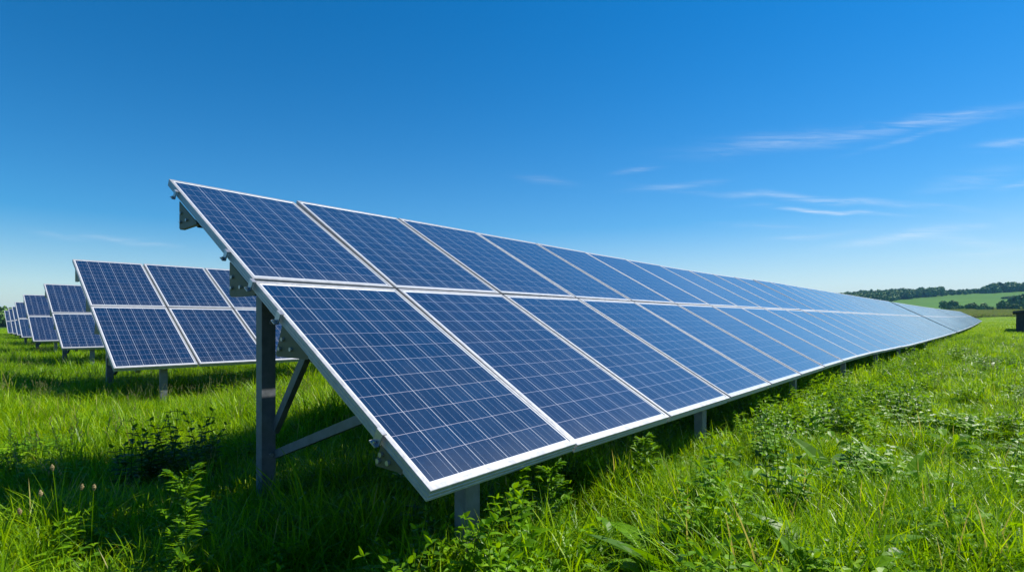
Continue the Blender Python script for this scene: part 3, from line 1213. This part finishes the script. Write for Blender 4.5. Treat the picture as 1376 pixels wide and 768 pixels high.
for px, Y, L, lab in [(905, 1.75, .36, 'large dock plant with long upright leaves low in the right foreground'),
                      (1215, 2.5, .32, 'dock plant with pale broad leaves in the right half of the meadow'),
                      (830, 2.6, .22, 'dock plant beside the shade line under the second panel'),
                      (1120, 1.68, .32, 'dock plant with glossy leaves at the bottom of the meadow, right of centre')]:
    plant('dock_plant', lab, 'weed', px, Y, [('leaf_rosette', rosette(15, L, L * .27), [MAT_WEED])], G2)
G3 = 'ribwort stalks in the left foreground'
for i, (px, Y, h, lab) in enumerate([
        (82, 1.95, .42, 'tallest brown-headed stalk in the left foreground grass'),
        (60, 1.92, .34, 'brown-headed stalk just left of the tallest one, leaning'),
        (38, 1.85, .30, 'lowest brown-headed stalk nearest the left edge of the photo'),
        (100, 1.98, .34, 'brown-headed stalk just right of the tallest one'),
        (122, 2.0, .33, 'rightmost brown-headed stalk of the left foreground')]):
    s1, hd = Clump(), Clump()
    le = rnd.uniform(-.10, .10) * h
    pl = [Vector((le * t * t, 0, h * t)) for t in (0, .3, .6, .85, 1)]
    s1.stem(pl, .0016, .0011, .5)
    hd.head(pl[-1] - Vector((0, 0, .006)), pl[-1] - pl[-2], .024, .0065, .4, 0, 7)
    plant('ribwort_stalk', lab, 'flower stalk', px, Y, [('stem', s1, [MAT_GRASS]), ('flower_head', hd, [MAT_SEED])], G3)


# ------------------------------------------------------------------ far trees
def crown_mesh(name, w, h, n, size, seed, lobes=7):
    r = random.Random(seed)
    v, f, sh = [], [], []
    L = []
    for i in range(lobes):
        a, rr = r.uniform(0, 6.283), r.uniform(0, .32) * w
        zc = r.uniform(.30, .78) * h
        L.append((rr * math.cos(a), rr * math.sin(a), zc, r.uniform(.20, .32) * w, r.uniform(.20, .30) * h, r.random()))
    L.append((0, 0, .45 * h, .42 * w, .40 * h, .4))
    for _ in range(n):
        lx, ly, lz, rw, rh, ls = r.choice(L)
        d = Vector((r.gauss(0, 1), r.gauss(0, 1), r.gauss(0, 1))).normalized()
        rad = r.uniform(.55, 1.06)
        p = Vector((lx + d.x * rw * rad, ly + d.y * rw * rad, max(.03 * h, lz + d.z * rh * rad)))
        nrm = (d + Vector((r.gauss(0, .5), r.gauss(0, .5), r.gauss(0, .5)))).normalized()
        a = nrm.orthogonal().normalized()
        b_ = nrm.cross(a)
        an = r.uniform(0, 6.28)
        a, b_ = a * math.cos(an) + b_ * math.sin(an), b_ * math.cos(an) - a * math.sin(an)
        s = size * r.uniform(.6, 1.3)
        k = len(v)
        v += [tuple(p + a * s), tuple(p + b_ * s * .8 + nrm * s * .2), tuple(p - a * s * .9), tuple(p - b_ * s * .8 - nrm * s * .1)]
        f.append((k, k + 1, k + 2, k + 3))
        sh.append(min(1, max(0, .5 * ls + r.uniform(0, .5))))
    me = bpy.data.meshes.new(name)
    me.from_pydata(v, [], f)
    me.materials.append(MAT_TREE)
    at = me.attributes.new('shade', 'FLOAT', 'FACE')
    at.data.foreach_set('value', sh)
    me.update()
    return me


def trunk_mb(h, r):
    mb = MB()
    mb.tube([(0, 0, -.3), (.05 * h * .2, 0, h * .25), (0, .02 * h, h * .5), (.01 * h, 0, h * .72)], [r, r * .8, r * .55, r * .2], 6)
    for a in (0.4, 2.2, 4.3):
        mb.tube([(0, 0, h * .28), (math.cos(a) * h * .18, math.sin(a) * h * .18, h * .52)], [r * .5, r * .15], 5)
    return mb


def ground_hit(px, py):
    """distance at which the line of sight through a photograph position meets the terrain"""
    a, b_ = (px - 688) / 735.24, (432 - py) / 735.24
    for Y in np.arange(12, 900, 1.0):
        if EYE + b_ * Y < float(height(a * Y, Y, False)):
            return Y
    return None


def tree(name, label, px, base_py, top_py, wpx, seed, group, Y=None):
    Y = Y or ground_hit(px, base_py) or 220
    x, y, z = spot(px, Y)
    h = (base_py - top_py) / 735.24 * Y
    w = wpx / 735.24 * Y
    r = link(bpy.data.objects.new(name, None))
    r.location = (x, y, z)
    tag(r, label, 'tree', group)
    t = trunk_mb(h, .03 * h)
    o = mesh_obj('trunk', t.v, t.f, MAT_BARK, r)
    c = link(bpy.data.objects.new('crown', crown_mesh('crown', w, h, 900, .055 * w + .04 * h, seed)))
    c.parent = r
    return r


GT_ = 'trees and bushes along the foot of the hill field'
TREES = [(1268, 415.5, 404, 13, 'dark round tree at the left end of the tree line, just above the far panels'),
         (1281, 415.5, 404, 13, 'dark round tree touching the right side of the leftmost one'),
         (1276, 417, 411, 16, 'low pale green bush at the foot of the two leftmost trees'),
         (1290, 417.5, 410, 14, 'low grey-green bush filling the gap between the tree pairs'),
         (1305, 418.5, 405, 14, 'upright pale tree, middle of the tree line'),
         (1313, 418.5, 409, 10, 'low bush leaning on the upright pale tree'),
         (1321, 419.5, 406.5, 15, 'dark dome-shaped tree left of the field gap'),
         (1331, 419.5, 412, 10, 'small pale bush at the right foot of the dark dome-shaped tree'),
         (1349, 419, 404, 18, 'wide dark tree right of the field gap'),
         (1362, 419, 408.5, 16, 'low round tree in front of the tall tree at the right edge'),
         (1371, 412.5, 393, 26, 'tallest tree, cut by the right edge of the photo'),
         (1384, 419, 402, 24, 'broad tree beyond the right edge behind the shed')]
for i, (px, by, ty, w, lab) in enumerate(TREES):
    tree('hedgerow_tree', lab, px, by, ty, w, 50 + i, GT_)

# woods on the hill: one mass
cr = []
for i in range(5):
    c = bpy.data.objects.new('wood_tree_%02d' % i, crown_mesh('wood_tree_%02d' % i, 1.0, 1.0, 420, .10, 200 + i))
    cr.append(c)
COL_T = bpy.data.collections.new('wood_tree')
for c in cr:
    COL_T.objects.link(c)
pts = []


def wood_point(x, y, hh, ww):
    pts.append((x, y, Hh(x, y) - .06 * hh, (0, 0, rnd.uniform(0, 6.283)), (ww, ww, hh), rnd.randrange(5)))


for _ in range(5200):
    px = rnd.uniform(1070, 1335)
    a = (px - 688) / 735.24
    Y = rnd.uniform(200, 480)
    x = a * Y
    s, m = x * DX + Y * DY, x * NX + Y * NY
    if s > 600:
        continue
    zz = Hh(x, Y)
    py = 432 - 735.24 * (zz - EYE) / Y
    edge = np.interp(px, [1070, 1150, 1203, 1235, 1260, 1335], [414, 412, 404.5, 400.5, 398.5, 393.5])
    if py > edge:
        continue
    if rnd.random() > .5:
        continue
    hh = rnd.uniform(4.6, 7.0) * (1.0 if px < 1265 else .62)
    wood_point(x, Y, hh, hh * rnd.uniform(.8, 1.1))
scatter('hill_wood', 'dark green wood covering the far hillside left of the crop field', 'wood', pts, COL_T, 5)
nT1 = len(pts)
pts = []
for _ in range(420):
    px = rnd.uniform(1321, 1460)
    Y = rnd.uniform(405, 450)
    x = (px - 688) / 735.24 * Y
    hh = rnd.uniform(5.5, 8.5) * (1 if px > 1330 else .7)
    wood_point(x, Y, hh, hh * rnd.uniform(.9, 1.2))
scatter('ridge_wood', 'dark tree belt on the skyline above the crop field at the right', 'wood', pts, COL_T, 5)
pts = []
for _ in range(260):
    x, y = rnd.uniform(-175, -70), rnd.uniform(92, 108)
    if abs(x) / y < .75:
        continue
    hh = rnd.uniform(2.8, 4.2)
    wood_point(x, y, hh, hh * rnd.uniform(.9, 1.3))
scatter('hedge_belt', 'dark hedge on the horizon behind the farthest left solar table', 'hedge', pts, COL_T, 5)
pts = []
for _ in range(60):
    t = rnd.random()
    px, py = 1350 + 24 * t + rnd.gauss(0, 2), 401.5 - 2 * t + rnd.gauss(0, .3)
    Y = ground_hit(px, py) or 300
    x = (px - 688) / 735.24 * Y
    wood_point(x, Y, rnd.uniform(1.0, 1.8), rnd.uniform(2.0, 3.0))
scatter('field_scrub', 'thin dark strip of scrub in the middle of the hill field', 'scrub', pts, COL_T, 5)

# rough strip of tall dry grass in front of the trees
GR = [tuft(230, 1.2, .5, 1.0, .05, .09, .3, .9, 2) for _ in range(3)]
MAT_ROUGH = leaf_material('rough_grass', (.13, .20, .030), (.21, .28, .045), (.30, .34, .08), dry=(.3, .26, .12), dry_amt=.12, trans=.25, rough=.7)
COL_R = proto_collection('rough_grass', GR, [MAT_ROUGH])
pts = []
for _ in range(6500):
    Y = rnd.uniform(150, 215)
    x = rnd.uniform(.68, 1.12) * Y
    sc = rnd.uniform(.9, 1.5)
    pts.append((x, Y, Hh(x, Y), (0, 0, rnd.uniform(0, 6.283)), (sc * 1.3, sc * 1.3, sc), rnd.randrange(3)))
scatter('rough_grass', 'pale strip of tall rough grass between meadow and trees', 'grass', pts, COL_R, 3)


# ------------------------------------------------------------------ the low dark shed at the right edge
def shed():
    Y = 37.0
    x, y, z = spot(1366, Y)
    r = link(bpy.data.objects.new('field_shed', None))
    r.location = (x, y, z)
    r.rotation_euler.z = math.atan2(DY, DX)
    tag(r, 'low dark field shed with a shallow roof at the right edge of the meadow', 'shed')
    wood = plain('weathered_boards', (.030, .030, .030), (.075, .072, .068), .85, 0, 5, .5)
    roofm = plain('felt_roof', (.035, .04, .045), (.07, .075, .08), .8, 0, 3, .3)
    # local x along the row, y towards the left; boards as raised battens on the wall
    mb = MB()
    mb.box((-1.01, -1.5, .60), (5.0, 0, 0), (0, 1.5, 0), (0, 0, .72))
    mb.box((5.0, -1.4, .30), (1.0, 0, 0), (0, 1.1, 0), (0, 0, .42))
    for i in range(50):
        mb.box((-5.9 + i * .195, .012, .60), (.008, 0, 0), (0, .011, 0), (0, 0, .70))
    for i in range(15):
        mb.box((-6.012, -.1 - i * .2, .60), (.011, 0, 0), (0, .008, 0), (0, 0, .70))
    w = mesh_obj('wall', mb.v, mb.f, wood, r)
    mb = MB()
    mb.box8([(-6.4, .18, 1.29), (4.2, .18, 1.29), (4.5, -3.3, 1.72), (-6.4, -3.3, 1.72),
             (-6.4, .18, 1.37), (4.2, .18, 1.37), (4.5, -3.3, 1.80), (-6.4, -3.3, 1.80)])
    for i in range(9):
        xx = -6.2 + i * 1.3
        mb.box8([(xx, .16, 1.375), (xx + .05, .16, 1.375), (xx + .05, -3.28, 1.803), (xx, -3.28, 1.803),
                 (xx, .16, 1.4), (xx + .05, .16, 1.4), (xx + .05, -3.28, 1.83), (xx, -3.28, 1.83)])
    mesh_obj('roof', mb.v, mb.f, roofm, r)
    mb = MB()
    mb.box((2.2, .016, .52), (.42, 0, 0), (0, .014, 0), (0, 0, .55))
    mb.box((2.2, .034, .52), (.40, 0, 0), (0, .006, 0), (0, 0, .05))
    mesh_obj('door', mb.v, mb.f, wood, r)
    return r


shed()


# ------------------------------------------------------------------ the air: thin even haze over the land
hm = bpy.data.materials.new('thin_haze')
hm.use_nodes = True
ht = hm.node_tree
ht.nodes.clear()
pv = N(ht, 'ShaderNodeVolumePrincipled')
pv.inputs['Color'].default_value = (.22, .60, 1.0, 1)
pv.inputs['Density'].default_value = 0.00024
ho = N(ht, 'ShaderNodeOutputMaterial')
ht.links.new(pv.outputs[0], ho.inputs['Volume'])
hb = MB()
hb.box((0, 450, 18), (1500, 0, 0), (0, 1000, 0), (0, 0, 22))
tag(hb.build('haze', hm), 'thin blue summer haze over the land', 'haze', kind='stuff')
